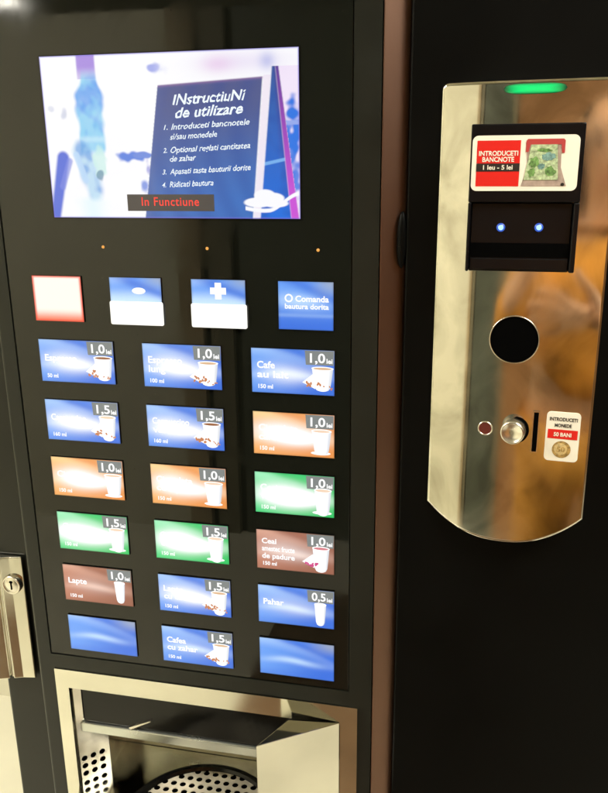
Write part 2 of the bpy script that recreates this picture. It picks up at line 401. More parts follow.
stext('INstructiuNi', 0.522, 0.804, 0.308, 0.062, bold=0.018, jitter=0.04)
stext('de utilizare', 0.530, 0.792, 0.385, 0.062, bold=0.018, jitter=0.04)
for num, body, t, s0, s1 in (('1.', 'Introduceti bancnotele', 0.455, 0.512, 0.815), ('', 'si/sau monedele', 0.514, 0.505, 0.690), ('2.', 'Optional reglati cantitatea', 0.594, 0.505, 0.815),
                             ('', 'de zahar', 0.648, 0.500, 0.605), ('3.', 'Apasati tasta bauturii dorite', 0.726, 0.497, 0.815), ('4.', 'Ridicati bautura', 0.806, 0.493, 0.668)):
    if num: stext(num, s0 - 0.030, s0 - 0.014, t, 0.030, bold=0.012)
    stext(body, s0, s1, t, 0.036, bold=0.012, jitter=0.04)
mb.build('instruction_text', 'chalk_glow', scr, fix=False)
mb = MB()
a = sp(0.318, 0.955); b = sp(0.668, 0.850)
mb.box(a[0], b[0], -0.0019, -0.0010, a[1], b[1], 0)
put_text(mb, 'In Functiune', a[0] + 0.016, b[0] - 0.016, a[1] + 0.0055, 0.0088, -0.0022, 1, bold=0.012, space=1.1)
mb.build('status_line', ['status_box', 'status_red'], scr, fix=False)

# ---------------------------------------------------------------- drink buttons
PAL = {'blue': ((58, 110, 214), (104, 156, 236), (196, 224, 250), (158, 168, 182)),
       'orange': ((228, 144, 72), (242, 174, 98), (255, 236, 172), (228, 178, 150)),
       'green': ((24, 190, 92), (64, 214, 126), (198, 248, 220), (110, 180, 140)),
       'brown': ((150, 92, 72), (186, 122, 98), (232, 186, 164), (128, 128, 116))}
def drink_art(kind, bloom_k, seed):
    dk, md, lt, cr = [lin(c) for c in PAL[kind]]
    rr = random.Random(seed); o1 = rr.uniform(-0.05, 0.05); gu = rr.uniform(-0.05, 0.05); gv = rr.uniform(-0.05, 0.05); gw = rr.uniform(0.85, 1.15)
    def fn(u, v):
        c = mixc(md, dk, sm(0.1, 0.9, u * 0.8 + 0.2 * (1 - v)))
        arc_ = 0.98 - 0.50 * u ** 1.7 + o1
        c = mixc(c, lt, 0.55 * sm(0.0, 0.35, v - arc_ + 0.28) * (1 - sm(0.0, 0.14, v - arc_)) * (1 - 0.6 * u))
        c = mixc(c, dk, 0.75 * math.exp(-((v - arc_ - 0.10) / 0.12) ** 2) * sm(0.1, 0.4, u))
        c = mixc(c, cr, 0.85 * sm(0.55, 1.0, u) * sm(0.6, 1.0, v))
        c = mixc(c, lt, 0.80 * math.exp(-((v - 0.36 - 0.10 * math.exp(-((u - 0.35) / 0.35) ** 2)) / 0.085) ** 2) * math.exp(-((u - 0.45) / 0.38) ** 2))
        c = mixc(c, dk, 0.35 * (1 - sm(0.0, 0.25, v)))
        wk = 1.0 + 0.35 * max(0, bloom_k - 0.9)
        g = bloom_k * math.exp(-((u - 0.32 - gu) / (0.31 * wk * gw)) ** 2 - ((v - 0.50 - gv + 0.10 * (u - 0.3)) / (0.25 * wk)) ** 2)  # white blown-out bloom painted into the label colours
        g2 = bloom_k * 0.9 * math.exp(-((u - 0.62) / 0.28) ** 2 - ((v - 0.42) / 0.16) ** 2)
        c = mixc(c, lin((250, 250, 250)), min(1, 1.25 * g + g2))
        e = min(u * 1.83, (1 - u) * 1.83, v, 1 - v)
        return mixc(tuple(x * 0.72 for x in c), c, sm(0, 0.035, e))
    return fn
BX = [0.0, 0.09644 * 1.3, 0.19222 * 1.3]; BW = 0.091; BP = 0.05455 * 1.3; BH = 0.0382 * 1.3
def cup(mb, x, z, w, h, y, drink=None):
    """Printed cup: tapered body with its own print shading, a lip and, seen from above, the drink."""
    nx, nz = 14, 8; vs = []; cs = []; fs = []
    for j in range(nz + 1):
        t = j / nz; half = (0.34 + 0.14 * t) * w
        if t < 0.12: half *= 0.80 + 0.2 * math.sqrt(t / 0.12)
        for i in range(nx + 1):
            u = i / nx * 2 - 1
            vs.append((x + u * half, y, z - h / 2 + h * t - 0.06 * h * (1 - u * u) * (1 if t < 0.99 else 0.0)))
            k = 0.55 * sm(0.35, 1.0, u) + 0.25 * sm(-0.6, -1.0, u); cs.append(mixc((1.05, 1.05, 1.05), lin((150, 160, 178)), k))
    for j in range(nz):
        for i in range(nx): a = j * (nx + 1) + i; fs.append((a, a + 1, a + nx + 2, a + nx + 1))
    mb.add(vs, fs, 3, cs)
    mb.disc(x, z + h / 2, y - 0.00008, 0.085 * h, 24, 3, (1.05, 1.05, 1.05), rx=0.50 * w)
    if drink: mb.disc(x, z + h / 2 - 0.01 * h, y - 0.00014, 0.055 * h, 24, 3, lin(drink), rx=0.42 * w)
def beans(mb, x, z, s, y, mi, n, rnd):
    for i in range(n):
        a = rnd.uniform(0, 6.28); q = rnd.uniform(0, 1) ** 0.5
        bx, bz = x + q * s * 1.5 * math.cos(a), z + q * s * 0.6 * math.sin(a)
        th = rnd.uniform(0, 3.14); rx, rz = s * 0.30, s * 0.19
        pts = [(bx + rx * math.cos(t) * math.cos(th) - rz * math.sin(t) * math.sin(th), bz + rx * math.cos(t) * math.sin(th) + rz * math.sin(t) * math.cos(th)) for t in [6.2832 * k / 10 for k in range(10)]]
        mb.tri_poly(pts, y - 0.00003 * i, mi)
DR = [  # row, column, palette, painted bloom, price, lines, volume, extras
    (0, 0, 'blue', 0.62, '1,0', ['Espresso'], '50 ml', 'beans', 'blue drink button reading Espresso 50 ml'),
    (0, 1, 'blue', 0.70, '1,0', ['Espresso', 'lung'], '100 ml', 'beans', 'blue drink button reading Espresso lung'),
    (0, 2, 'blue', 0.40, '1,0', ['Cafe', 'au lait'], '150 ml', 'beans', 'blue drink button reading Cafe au lait'),
    (1, 0, 'blue', 0.75, '1,5', ['Cappuccino'], '160 ml', 'beans', None),
    (1, 1, 'blue', 0.85, '1,5', ['Cappuccino', 'vanilie'], '160 ml', 'beans', None),
    (1, 2, 'orange', 1.0, '1,0', ['Ciocolata', 'calda'], '150 ml', 'cup', None),
    (2, 0, 'orange', 1.0, '1,0', ['Ciocolata'], '150 ml', 'cup', None),
    (2, 1, 'orange', 1.0, '1,0', ['Ciocolata', 'cu lapte'], '150 ml', 'cup', None),
    (2, 2, 'green', 1.25, '1,0', ['Ceai', 'verde'], '150 ml', 'cup', None),
    (3, 0, 'green', 1.25, '1,5', ['Ceai', 'menta'], '150 ml', 'cup', None),
    (3, 1, 'green', 1.25, '1,5', ['Ceai', 'tei'], '150 ml', 'cup', None),
    (3, 2, 'brown', 0.30, '1,0', ['Ceai', 'amestec fructe', 'de padure'], '150 ml', 'berries', 'brown drink button reading Ceai amestec fructe de padure'),
    (4, 0, 'brown', 0.12, '1,0', ['Lapte'], '150 ml', 'tall', 'brown drink button reading Lapte'),
    (4, 1, 'blue', 0.75, '1,5', ['Lapte', 'cu cacao'], '150 ml', 'beans', None),
    (4, 2, 'blue', 0.25, '0,5', ['Pahar'], '', 'tall', 'blue button reading Pahar with price 0,5 lei'),
    (5, 0, 'blue', 0.0, '', [], '', '', 'blank blue button'),
    (5, 1, 'blue', 0.18, '1,5', ['Cafea', 'cu zahar'], '150 ml', 'beans', 'blue drink button reading Cafea cu zahar'),
    (5, 2, 'blue', 0.0, '', [], '', '', 'blank blue button'),
]
FY = -0.0016
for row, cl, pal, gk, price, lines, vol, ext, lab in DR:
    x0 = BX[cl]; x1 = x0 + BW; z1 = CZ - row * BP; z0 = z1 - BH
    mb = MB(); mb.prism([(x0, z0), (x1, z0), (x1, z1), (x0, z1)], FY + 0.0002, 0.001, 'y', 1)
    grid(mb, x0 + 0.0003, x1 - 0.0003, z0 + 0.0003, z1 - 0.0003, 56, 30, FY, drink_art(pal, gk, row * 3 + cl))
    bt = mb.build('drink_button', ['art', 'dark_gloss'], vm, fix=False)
    if lab: bt['label'] = lab
    if not price: continue
    rnd = random.Random(row * 10 + cl)
    mb = MB(); px0 = x0 + 0.66 * BW
    mb.tri_poly([(px0, z1 - 0.33 * BH), (x1 - 0.001, z1 - 0.33 * BH), (x1 - 0.001, z1 - 0.001), (px0 - 0.001, z1 - 0.001)], FY - 0.0002, 0)
    put_text(mb, price, px0 + 0.0045, x1 - 0.0100, z1 - 0.275 * BH, 0.0102, FY - 0.0004, 1, bold=0.022)
    put_text(mb, 'lei', x1 - 0.0086, x1 - 0.0022, z1 - 0.285 * BH, 0.0052, FY - 0.0004, 1, bold=0.03)
    mb.build('price_tag', ['grey_glow', 'white_glow'], bt, fix=False)
    mb = MB(); n = len(lines); lh = 0.0076
    zz = z0 + (0.50 if n == 1 else 0.56 if n == 2 else 0.66) * BH
    if n == 3: lh = 0.0066
    for i, t in enumerate(lines):
        put_text(mb, t, x0 + 0.0065, x0 + 0.0065 + min(0.042, 0.0047 * len(t)) * (1.05 if n < 3 else 0.92), zz - i * (lh + 0.0028), lh, FY - 0.0003, bold=0.028)
    if vol: put_text(mb, vol, x0 + 0.0075, x0 + 0.0075 + 0.0027 * len(vol), z0 + 0.105 * BH, 0.0046, FY - 0.0003, bold=0.03)
    mb.build('drink_name', 'white_glow', bt, fix=False)
    mb = MB(); cx = x0 + (0.80 + rnd.uniform(-0.015, 0.015)) * BW; ks = rnd.uniform(0.88, 1.10)
    if ext == 'tall': cup(mb, x0 + 0.82 * BW, z0 + 0.36 * BH, 0.0145, 0.0265, FY - 0.0003)
    else:
        cup(mb, cx + 0.004, z0 + 0.36 * BH, 0.022 * ks, 0.0265 * (1.9 - ks) / 0.9, FY - 0.0003, rnd.choice([(214, 176, 140), (150, 96, 62), (232, 208, 178)]) if ext == 'beans' else (236, 206, 180) if ext == 'cup' else (206, 120, 130))
        if ext == 'cup':
            mb.disc(cx + 0.003, z0 + 0.105 * BH, FY - 0.00022, 0.0022, 20, 0, rx=0.011)
        else:
            pts = [(cx - 0.018, z0 + 0.28 * BH), (cx - 0.004, z0 + 0.14 * BH), (cx + 0.002, z0 + 0.50 * BH), (cx - 0.006, z0 + 0.48 * BH)]
            mb.tri_poly(pts, FY - 0.00025, 0)
            beans(mb, cx - 0.007, z0 + 0.24 * BH, 0.0058, FY - 0.0004, 1 if ext == 'beans' else 2, rnd.randint(9, 17), rnd)
            if ext == 'beans': beans(mb, cx + 0.009, z0 + 0.17 * BH, 0.0040, FY - 0.0004, 1, 5, rnd)
    mb.build('cup_picture', ['white_glow', 'bean_glow', 'berry_glow', 'art'], bt, fix=False)

# option buttons above the drinks
OZ0, OZ1 = Zc(0.0208), Zc(0.0718)
def red_art(u, v):
    c = mixc(lin((244, 120, 92)), lin((255, 238, 226)), sm(0.02, 0.30, v)); e = min(u, 1 - u, v * 1.1, (1 - v) * 1.1)
    c = mixc(lin((222, 66, 44)), c, sm(0.005, 0.06, e)); return tuple(min(1.05, x * 1.03) for x in c)
def opt_art(split):
    dk, md, lt, cr = [lin(c) for c in PAL['blue']]
    def fn(u, v):
        if split:
            w = (v - 0.48) / 0.52
            c = mixc(lt, md, sm(0.0, 0.7, w)); c = mixc(c, dk, 0.8 * math.exp(-((w - 1.15 + 0.8 * u) / 0.22) ** 2)); c = mixc(c, cr, 0.7 * sm(0.5, 1, u) * sm(0.4, 1, w))
            c = mixc(c, lt, 0.4 * (1 - sm(0, 0.5, u)) * sm(0.5, 1, w))
        else:
            c = mixc(md, dk, sm(0.2, 1, 1 - v)); c = mixc(c, lt, 0.75 * math.exp(-((v - 0.55 - 0.06 * (1 - u)) / 0.16) ** 2) * math.exp(-((u - 0.4) / 0.5) ** 2))
            c = mixc(c, dk, 0.7 * math.exp(-((v - 1.15 + 0.5 * u) / 0.13) ** 2)); c = mixc(c, cr, 0.8 * sm(0.5, 1, u) * sm(0.6, 1, v)); c = mixc(c, lt, 0.5 * math.exp(-((v - 0.30) / 0.04) ** 2) * 0.5)
        e = min(u, 1 - u, v, 1 - v)
        return mixc(tuple(x * 0.72 for x in c), c, sm(0, 0.035, e))
    return fn
OB = [(0.0002, 0.0592, red_art, 'red'), (0.0925, 0.1522, opt_art(True), 'minus'), (0.1860, 0.2460, opt_art(True), 'plus'), (0.2810, 0.3398, opt_art(False), 'text')]
for x0, x1, fn, kind in OB:
    mb = MB(); mb.prism([(x0, OZ0), (x1, OZ0), (x1, OZ1), (x0, OZ1)], FY + 0.0002, 0.001, 'y', 1)
    grid(mb, x0 + 0.0003, x1 - 0.0003, OZ0 + 0.0003, OZ1 - 0.0003, 40, 36, FY, fn)
    bt = mb.build('option_button', ['art', 'dark_gloss'], vm, fix=False)
    bt['label'] = {'red': 'glowing red and white cancel button', 'minus': 'blue and white option button with a small oval', 'plus': 'blue and white option button with a plus',
                   'text': 'square blue button with two lines of white text'}[kind]
    zm = OZ0 + 0.50 * (OZ1 - OZ0); xm = (x0 + x1) / 2
    if kind in ('minus', 'plus'):
        mb = MB(); mb.prism(rrect(x0 - 0.0008, x1 + 0.0010, OZ0 - 0.0008, zm - 0.0005, 0.002), FY - 0.0010, FY, 'y', 0)  # panel made oversize, the bloom of the lit half built into its shape
        mb.build('lit_panel', 'warm_white_glow', bt)
        mb = MB()
        if kind == 'minus': mb.disc(xm + 0.004, OZ0 + 0.72 * (OZ1 - OZ0), FY - 0.0004, 0.0036, 24, rx=0.0078)
        else:
            zc = OZ0 + 0.76 * (OZ1 - OZ0); w = 0.0036; l = 0.0088
            mb.tri_poly([(xm - w, zc - l), (xm + w, zc - l), (xm + w, zc - w), (xm + l, zc - w), (xm + l, zc + w), (xm + w, zc + w), (xm + w, zc + l), (xm - w, zc + l), (xm - w, zc + w), (xm - l, zc + w), (xm - l, zc - w), (xm - w, zc - w)], FY - 0.0004)
        mb.build('symbol', 'white_glow', bt, fix=False)
    if kind == 'text':
        mb = MB()
        mb.lathe(x0 + 0.0115, OZ0 + 0.655 * (OZ1 - OZ0), [(0.0044, FY - 0.0004), (0.0028, FY - 0.0004)], 24, smooth=False)
        put_text(mb, 'Comanda', x0 + 0.0185, x1 - 0.0050, OZ0 + 0.59 * (OZ1 - OZ0), 0.0062, FY - 0.0004, bold=0.03)
        put_text(mb, 'bautura dorita', x0 + 0.0072, x1 - 0.0050, OZ0 + 0.44 * (OZ1 - OZ0), 0.0054, FY - 0.0004, bold=0.03)
        mb.build('button_text', 'white_glow', bt, fix=False)

# amber pilot lamps under the screen
for x in (0.0879, 0.2052, 0.3233):
    mb = MB(); mb.lathe(x, Zc(0.1036), [(0.0017, 0.0003), (0.0014, -0.0005), (0.0008, -0.0008), (0.0, -0.0009)], 16)
    mb.build('pilot_lamp', 'amber_led', vm)

# ---------------------------------------------------------------- lock plate on the cabinet
mb = MB()
Z0, Z1 = Zc(-0.478), Zc(-0.2968)
prof = [(-0.0735, 0.0285), (-0.0735, 0.0250), (-0.0900, 0.0222), (-0.0906, 0.0220), (-0.1020, 0.0180), (-0.1026, 0.0215), (-0.1064, 0.0212), (-0.1070, 0.0168), (-0.1245, 0.0105), (-0.1270, 0.0125), (-0.1270, 0.0305), (-0.1225, 0.0305)]
mb.prism(prof, Z0, Z1)
lp = bevel(mb.build('lock_plate', 'steel', vm), 0.0014, 3)
kx, kz = -0.0880, Zc(-0.3350)
mb = MB()
mb.lathe(kx, kz, [(0.0130, 0.0235), (0.0130, 0.0182), (0.0122, 0.0170), (0.0108, 0.0172), (0.0100, 0.0184), (0.0094, 0.0180), (0.0, 0.0178)], 40)
mb.tri_poly([(kx - 0.0011, kz - 0.006), (kx + 0.0011, kz - 0.006), (kx + 0.0011, kz + 0.003), (kx + 0.0026, kz + 0.0042), (kx + 0.0018, kz + 0.0066), (kx - 0.0018, kz + 0.0066), (kx - 0.0026, kz + 0.0042), (kx - 0.0011, kz + 0.003)], 0.01745, 1)
mb.build('key_cylinder', ['steel_edge', 'gap'], lp)

# ---------------------------------------------------------------- cup bay
mb = MB()
fy0, fy1 = -0.0022, 0.028
mb.box(FX0, IX0, fy0, fy1, FZ0, FZ1); mb.box(IX1, FX1, fy0, fy1, FZ0, FZ1)
mb.box(IX0, IX1, fy0, fy1, IZ1, FZ1); mb.box(IX0, IX1, fy0, fy1, FZ0, IZ0)
bm_ = mb.build('bay_frame', 'steel', vm)
BD = 0.088                                      # depth of the recess
mb = MB()
mb.box(IX0 - 0.003, IX1 + 0.003, BD, BD + 0.002, 0.56, IZ1 + 0.004)
mb.box(IX1 + 0.0005, IX1 + 0.003, fy1, BD, 0.56, IZ1 + 0.004)
mb.box(IX0, IX1, fy1, BD, IZ1 + 0.001, IZ1 + 0.004)
mb.box(IX0, IX1, fy1, BD, 0.56, 0.58)
mb.build('bay_lining', 'satin_steel', vm)
def perforated(mb, P_, nx, ny, pitch, rad, keep=lambda i, j, a, b: True, mi=0, th=0.0012, seg=12, stag=True):
    """Sheet with real round holes: P(a, b, depth) places a sheet point."""
    for j in range(ny):
        for i in range(nx):
            a0, b0 = i * pitch, j * pitch
            if stag and j % 2: a0 += pitch / 2
            if not keep(i, j, a0 + pitch / 2, b0 + pitch / 2): continue
            P = P_
            ca, cb = a0 + pitch / 2, b0 + pitch / 2
            vs = []; 
            for d in (0, th):
                for k in range(seg):
                    an = 2 * math.pi * (k + 0.5) / seg; vs.append(P(ca + rad * math.cos(an), cb + rad * math.sin(an), d))
            for k in range(seg):
                an = 2 * math.pi * (k + 0.5) / seg; q = max(abs(math.cos(an)), abs(math.sin(an)))
                vs.append(P(ca + pitch / 2 * math.cos(an) / q, cb + pitch / 2 * math.sin(an) / q, 0))
            fs = []
            for k in range(seg):
                l = (k + 1) % seg
                fs.append((2 * seg + k, 2 * seg + l, l, k)); fs.append((k, l, seg + l, seg + k))
            # corners of the square cell
            for (sa, sb) in ((1, 1), (-1, 1), (-1, -1), (1, -1)):
                vs.append(P(ca + sa * pitch / 2, cb + sb * pitch / 2, 0))
                an0 = math.atan2(sb, sa)
                ks = sorted(range(seg), key=lambda k: abs(math.atan2(math.sin(2 * math.pi * (k + 0.5) / seg - an0), math.cos(2 * math.pi * (k + 0.5) / seg - an0))))[:2]
                fs.append((len(vs) - 1, 2 * seg + ks[0], 2 * seg + ks[1]))
            mb.add(vs, fs, mi)
# slanted left side sheet, perforated low down
sl = 0.0412; q7 = 0.70711
def side(a, b, d): return (IX0 + 0.0004 + a * q7 - d * q7, 0.0060 + a * q7 + d * q7, b)
mb = MB()
zc = 0.580 + 12 * 0.0122
for (a0, a1, b0, b1) in ((0, sl, zc, hz2 if False else IZ1 - 0.001), (3 * 0.0122, sl, 0.580, zc)):
    mb.add([side(a, b, d) for d in (0, 0.0012) for a, b in ((a0, b0), (a1, b0), (a1, b1), (a0, b1))], [(0, 1, 2, 3), (7, 6, 5, 4), (0, 4, 5, 1), (1, 5, 6, 2), (2, 6, 7, 3), (3, 7, 4, 0)])
e_ = side(sl, 0, 0)
mb.box(e_[0] - 0.0012, e_[0], e_[1] + 0.0014, BD - 0.0005, 0.580, IZ1 - 0.001)
perforated(mb, lambda a, b, d: side(a, 0.580 + b, d), 3, 12, 0.0122, 0.0042, stag=False)
mb.build('side_grille', ['satin_steel'], vm)
mb = MB(); mb.box(IX0 - 0.006, IX0 - 0.003, fy1, BD - 0.001, 0.581, IZ1 - 0.002); mb.build('side_backing', 'gap', vm)
# spout hood across the top of the recess
hz = at(75, 720, 0.012).z; hz2 = at(75, 729, 0.012).z
mb = MB(); mb.prism([(IX0 + 0.0072, 0.012), (IX1 - 0.0005, 0.012), (IX1 - 0.0005, 0.080), (IX0 + 0.045, 0.080), (IX0 + 0.032, 0.036)], hz, IZ1 - 0.0015)
bevel(mb.build('spout_hood', 'dark_gloss', vm), 0.003, 3)
mb = MB(); mb.prism([(IX0 + 0.0045, 0.009), (IX1 - 0.0005, 0.009), (IX1 - 0.0005, 0.078), (IX0 + 0.045, 0.078), (IX0 + 0.032, 0.0355)], hz2, hz - 0.0005)
bevel(mb.build('hood_lip', 'lip_steel', vm), 0.0015, 2)
pa, pb = at(130, 728, 0.0105), at(151, 721, 0.0105)
mb = MB(); d_ = (pb - pa).normalized(); n_ = Vector((-d_.z, 0, d_.x)) * 0.0021
mb.prism([(pa.x - n_.x, pa.z - n_.z), (pb.x - n_.x * .4, pb.z - n_.z * .4), (pb.x + n_.x * .4, pb.z + n_.z * .4), (pa.x + n_.x, pa.z + n_.z)], 0.0085, 0.0125, 'y')
bevel(mb.build('spout_tip', 'steel_edge', vm), 0.0008, 2)
# swung cup door: a folded steel box with a three-cornered top
A = Vector((IX1 - 0.0005, -0.003)); B = Vector((0.2597, -0.0618)); C_ = Vector((0.286, -0.010))
zt = 0.8446
mb = MB(); mb.prism([tuple(B), tuple(A), tuple(C_)], 0.716, zt)
bevel(mb.build('cup_door', 'steel', vm), 0.0005, 2)
# drip tray with a round perforated cup rest
TZ = 0.700; tcx, tcy, tr = 0.176, -0.045, 0.104
mb = MB()
outer = [(IX0 + 0.001, BD - 0.001), (IX0 + 0.001, -0.004), (0.03, -0.09), (0.08, -0.145), (0.176, -0.165), (0.272, -0.145), (0.325, -0.09), (IX1 - 0.001, -0.004), (IX1 - 0.001, BD - 0.001)]
mb.prism(outer, TZ - 0.05, TZ - 0.012)
mb.build('drip_tray', 'polished', vm)
mb = MB()
n = 72
for (ra, za), (rb, zb) in (((tr, TZ - 0.0119), (tr, TZ - 0.001)), ((tr, TZ - 0.001), (tr - 0.002, TZ + 0.001)), ((tr - 0.002, TZ + 0.001), (tr - 0.008, TZ + 0.001)), ((tr - 0.008, TZ + 0.001), (tr - 0.010, TZ - 0.003)), ((tr - 0.010, TZ - 0.003), (tr - 0.010, TZ - 0.0119))):
    vs = [(tcx + q * math.cos(6.283185 * i / n), tcy + q * math.sin(6.283185 * i / n), zz) for q, zz in ((ra, za), (rb, zb)) for i in range(n)]
    mb.add(vs, [(i, (i + 1) % n, n + (i + 1) % n, n + i) for i in range(n)], 0, smooth=True)
rest = mb.build('cup_rest', 'dark_gloss', vm)
mb = MB(); pt = 0.0126; N = int(2 * tr / pt) + 1
perforated(mb, lambda a, b, d: (tcx - N * pt / 2 + a, tcy - N * pt / 2 + b, TZ - 0.004 - d), N, N, pt, 0.0043,
           lambda i, j, a, b: math.hypot(a - N * pt / 2, b - N * pt / 2) < tr - 0.004)
mb.build('perforated_disc', 'disc_steel', rest)
mb = MB(); mb.prism([(tcx + (tr - 0.0105) * math.cos(6.283185 * i / 48), tcy + (tr - 0.0105) * math.sin(6.283185 * i / 48)) for i in range(48)], TZ - 0.0117, TZ - 0.0105)
mb.build('drain_pan', 'gap', rest)

# ---------------------------------------------------------------- payment plate (bowed steel sheet)
PX0, PX1 = 0.4424, 0.5985
YAW = [(0.0, 15.0), (0.031, 14.5), (0.044, 9.5), (0.060, 7.0), (0.09, 5.5), (0.17, 4.5)]
def yaw(t):
    for (a, p), (b, q) in zip(YAW, YAW[1:]):
        if t <= b: return p + (q - p) * (t - a) / (b - a)
    return YAW[-1][1]
_py = [0.0]
for i in range(200): _py.append(_py[-1] - math.tan(R_(yaw((i + 0.5) * 0.17 / 200))) * 0.17 / 200)
def py(x):
    t = max(0.0, min(0.17, x - PX0)) / 0.17 * 200; i = min(199, int(t)); return -0.0022 + _py[i] + (_py[i + 1] - _py[i]) * (t - i)
def on(px, pz, lift=0.0):
    """Photo pixel -> point on the bowed plate, lifted off by so much."""
    y = -0.01
    for _ in range(8): p = at(px, pz, y); y = py(p.x) - lift
    return at(px, pz, y)
PZT = 0.2580; 
def bot(x):
    t = (x - PX0) / (PX1 - PX0); ends = -0.1612 + (0.1612 - 0.1585) * t
    return ends - 0.0345 * (1 - abs(2 * t - 1.0) ** 2.3)
mb = MB()
_ed = [0, 0.0007, 0.0015, 0.0024]
_w = PX1 - PX0
xs = [PX0 + e for e in _ed] + [PX0 + _w * i / 90 for i in range(2, 89)] + [PX1 - e for e in reversed(_ed)]
NX = len(xs) - 1
ts = [e / 0.40 for e in _ed] + [i / 60 for i in range(1, 60)] + [1 - e / 0.40 for e in reversed(_ed)]
NZ = len(ts) - 1
rc = 0.006
def topz(x):
    d = min(x - PX0, PX1 - x)
    return PZT if d >= rc else PZT - rc + math.sqrt(max(0, rc * rc - (rc - d) ** 2))
vs = []; fs = []
for j in range(NZ + 1):
    for x in xs:
        b = bot(x); z = b + (topz(x) - b) * ts[j]
        e = min(x - PX0, PX1 - x, topz(x) - z, z - b)
        vs.append((x, py(x) + 0.0007 * (1 - sm(0, 0.0016, e)), Zc(z)))
for j in range(NZ):
    for i in range(NX):
        a = j * (NX + 1) + i; fs.append((a, a + 1, a + NX + 2, a + NX + 1))
mb.add(vs, fs, 0, smooth=True)
rim = [j * 0 + i for i in range(NX + 1)] + [j * (NX + 1) + NX for j in range(1, NZ + 1)] + [NZ * (NX + 1) + i for i in range(NX - 1, -1, -1)] + [j * (NX + 1) for j in range(NZ - 1, 0, -1)]
rv = [vs[i] for i in rim]; k = len(rv)
mb.add(rv + [(p[0], -0.0002, p[2]) for p in rv], [(i, k + i, k + (i + 1) % k, (i + 1) % k) for i in range(k)], 1)
plate = mb.build('payment_plate', ['plate_steel', 'steel_edge'], vm, fix=False)

# green status light near the top edge, soft halo painted into its enlarged lens
a = on(503, 95); b = on(568, 81.5)
mb = MB(); nx, nz = 40, 14; vs = []; cs = []; fs = []
for j in range(nz + 1):
    for i in range(nx + 1):
        u, v = i / nx * 2 - 1, j / nz * 2 - 1
        x = (a.x + b.x) / 2 + u * (b.x - a.x) / 2; z = (a.z + b.z) / 2 + v * (b.z - a.z) / 2 * math.sqrt(max(0, 1 - abs(u) ** 4))
        d = max(abs(u) ** 2.2, abs(v) ** 2.0); g = (1 - sm(0.0, 1.0, d)) ** 0.8
        vs.append((x, py(x) - 0.0006 - 0.0012 * (1 - min(1, u ** 4 + v ** 4)), z)); cs.append((0.002 * g, 0.03 + 0.90 * g, 0.01 + 0.20 * g))
for j in range(nz):
    for i in range(nx):
        q = j * (nx + 1) + i; fs.append((q, q + 1, q + nx + 2, q + nx + 1))
mb.add(vs, fs, 0, cs, smooth=True)
mb.build('status_light', 'green_led', plate, fix=False)

# added black ellipsoid standing in for a dark reflection on the trim
c = at(402, 240, 0.004); mb = MB(); vs = []; fs = []
for k in range(13):
    ph_ = math.pi * k / 12
    for i in range(16):
        a_ = 6.283185 * i / 16; vs.append((c.x + 0.0055 * math.sin(ph_) * math.cos(a_), c.y + 0.006 * math.sin(ph_) * math.sin(a_), c.z + 0.028 * math.cos(ph_)))
for k in range(12):
    for i in range(16): fs.append((k * 16 + i, k * 16 + (i + 1) % 16, (k + 1) * 16 + (i + 1) % 16, (k + 1) * 16 + i))
mb.add(vs, fs, 0, smooth=True); mb.build('reflection_smudge', 'black_column', vm)

# round black opening
c = on(514.3, 339.6); mb = MB()
mb.lathe(0, 0, [(0.0238, 0.0005), (0.0238, -0.0010), (0.0234, -0.0014), (0.0229, -0.0012)], 64, 0)
mb.lathe(0, 0, [(0.0229, -0.0012), (0.0226, -0.0003), (0.0, -0.0003)], 64, 1, smooth=False)
ho = mb.build('round_opening', ['steel_edge', 'gap'], plate); ho.location = c; ho.rotation_euler = (0, 0, R_(-yaw(c.x - PX0)))
# coin return hole
c = on(485.2, 428.2); mb = MB()
mb.lathe(0, 0, [(0.0076, 0.0003), (0.0074, -0.0010), (0.0066, -0.0012), (0.0062, -0.0006)], 32, 0)
mb.lathe(0, 0, [(0.0062, -0.0006), (0.0, -0.0005)], 32, 1)
ho = mb.build('sensor_hole', ['steel_edge', 'dark_red'], plate); ho.location = c; ho.rotation_euler = (0, 0, R_(-yaw(c.x - PX0)))
# push knob
c = on(514.5, 429.5); mb = MB()
mb.lathe(0, 0, [(0.0140, 0.0045), (0.0140, -0.0006), (0.0118, -0.0008), (0.0118, 0.002)], 48, 1)
mb.lathe(0, 0, [(0.0116, 0.002), (0.0118, -0.0130), (0.0112, -0.0146), (0.0098, -0.0150), (0.0096, -0.0146), (0.0, -0.0152)], 48, 0)
kn = mb.build('return_knob', ['steel_edge', 'gap'], plate)
kn.location = c; kn.rotation_euler = (R_(-3), 0, R_(-12))
# coin slot
a = on(536.5, 412); b = on(535.0, 451); mb = MB()
mb.prism(rrect(a.x - 0.0022, a.x + 0.0022, b.z, a.z, 0.0008, 3), py(a.x) - 0.0006, py(a.x) + 0.0003, 'y', 0)
mb.prism(rrect(a.x - 0.0022, a.x + 0.0022, b.z, a.z, 0.0008, 3), py(a.x) - 0.0011, py(a.x) - 0.0009, 'y', 0)
for x0_, x1_, z0_, z1_ in ((a.x - 0.0032, a.x - 0.0023, b.z - 0.001, a.z + 0.001), (a.x + 0.0023, a.x + 0.0032, b.z - 0.001, a.z + 0.001), (a.x - 0.0023, a.x + 0.0023, a.z + 0.0001, a.z + 0.001), (a.x - 0.0023, a.x + 0.0023, b.z - 0.001, b.z - 0.0001)):
    mb.box(x0_, x1_, py(a.x) - 0.0018, py(a.x) + 0.0003, z0_, z1_, 1)
mb.build('coin_slot', ['gap', 'steel_edge'], plate)
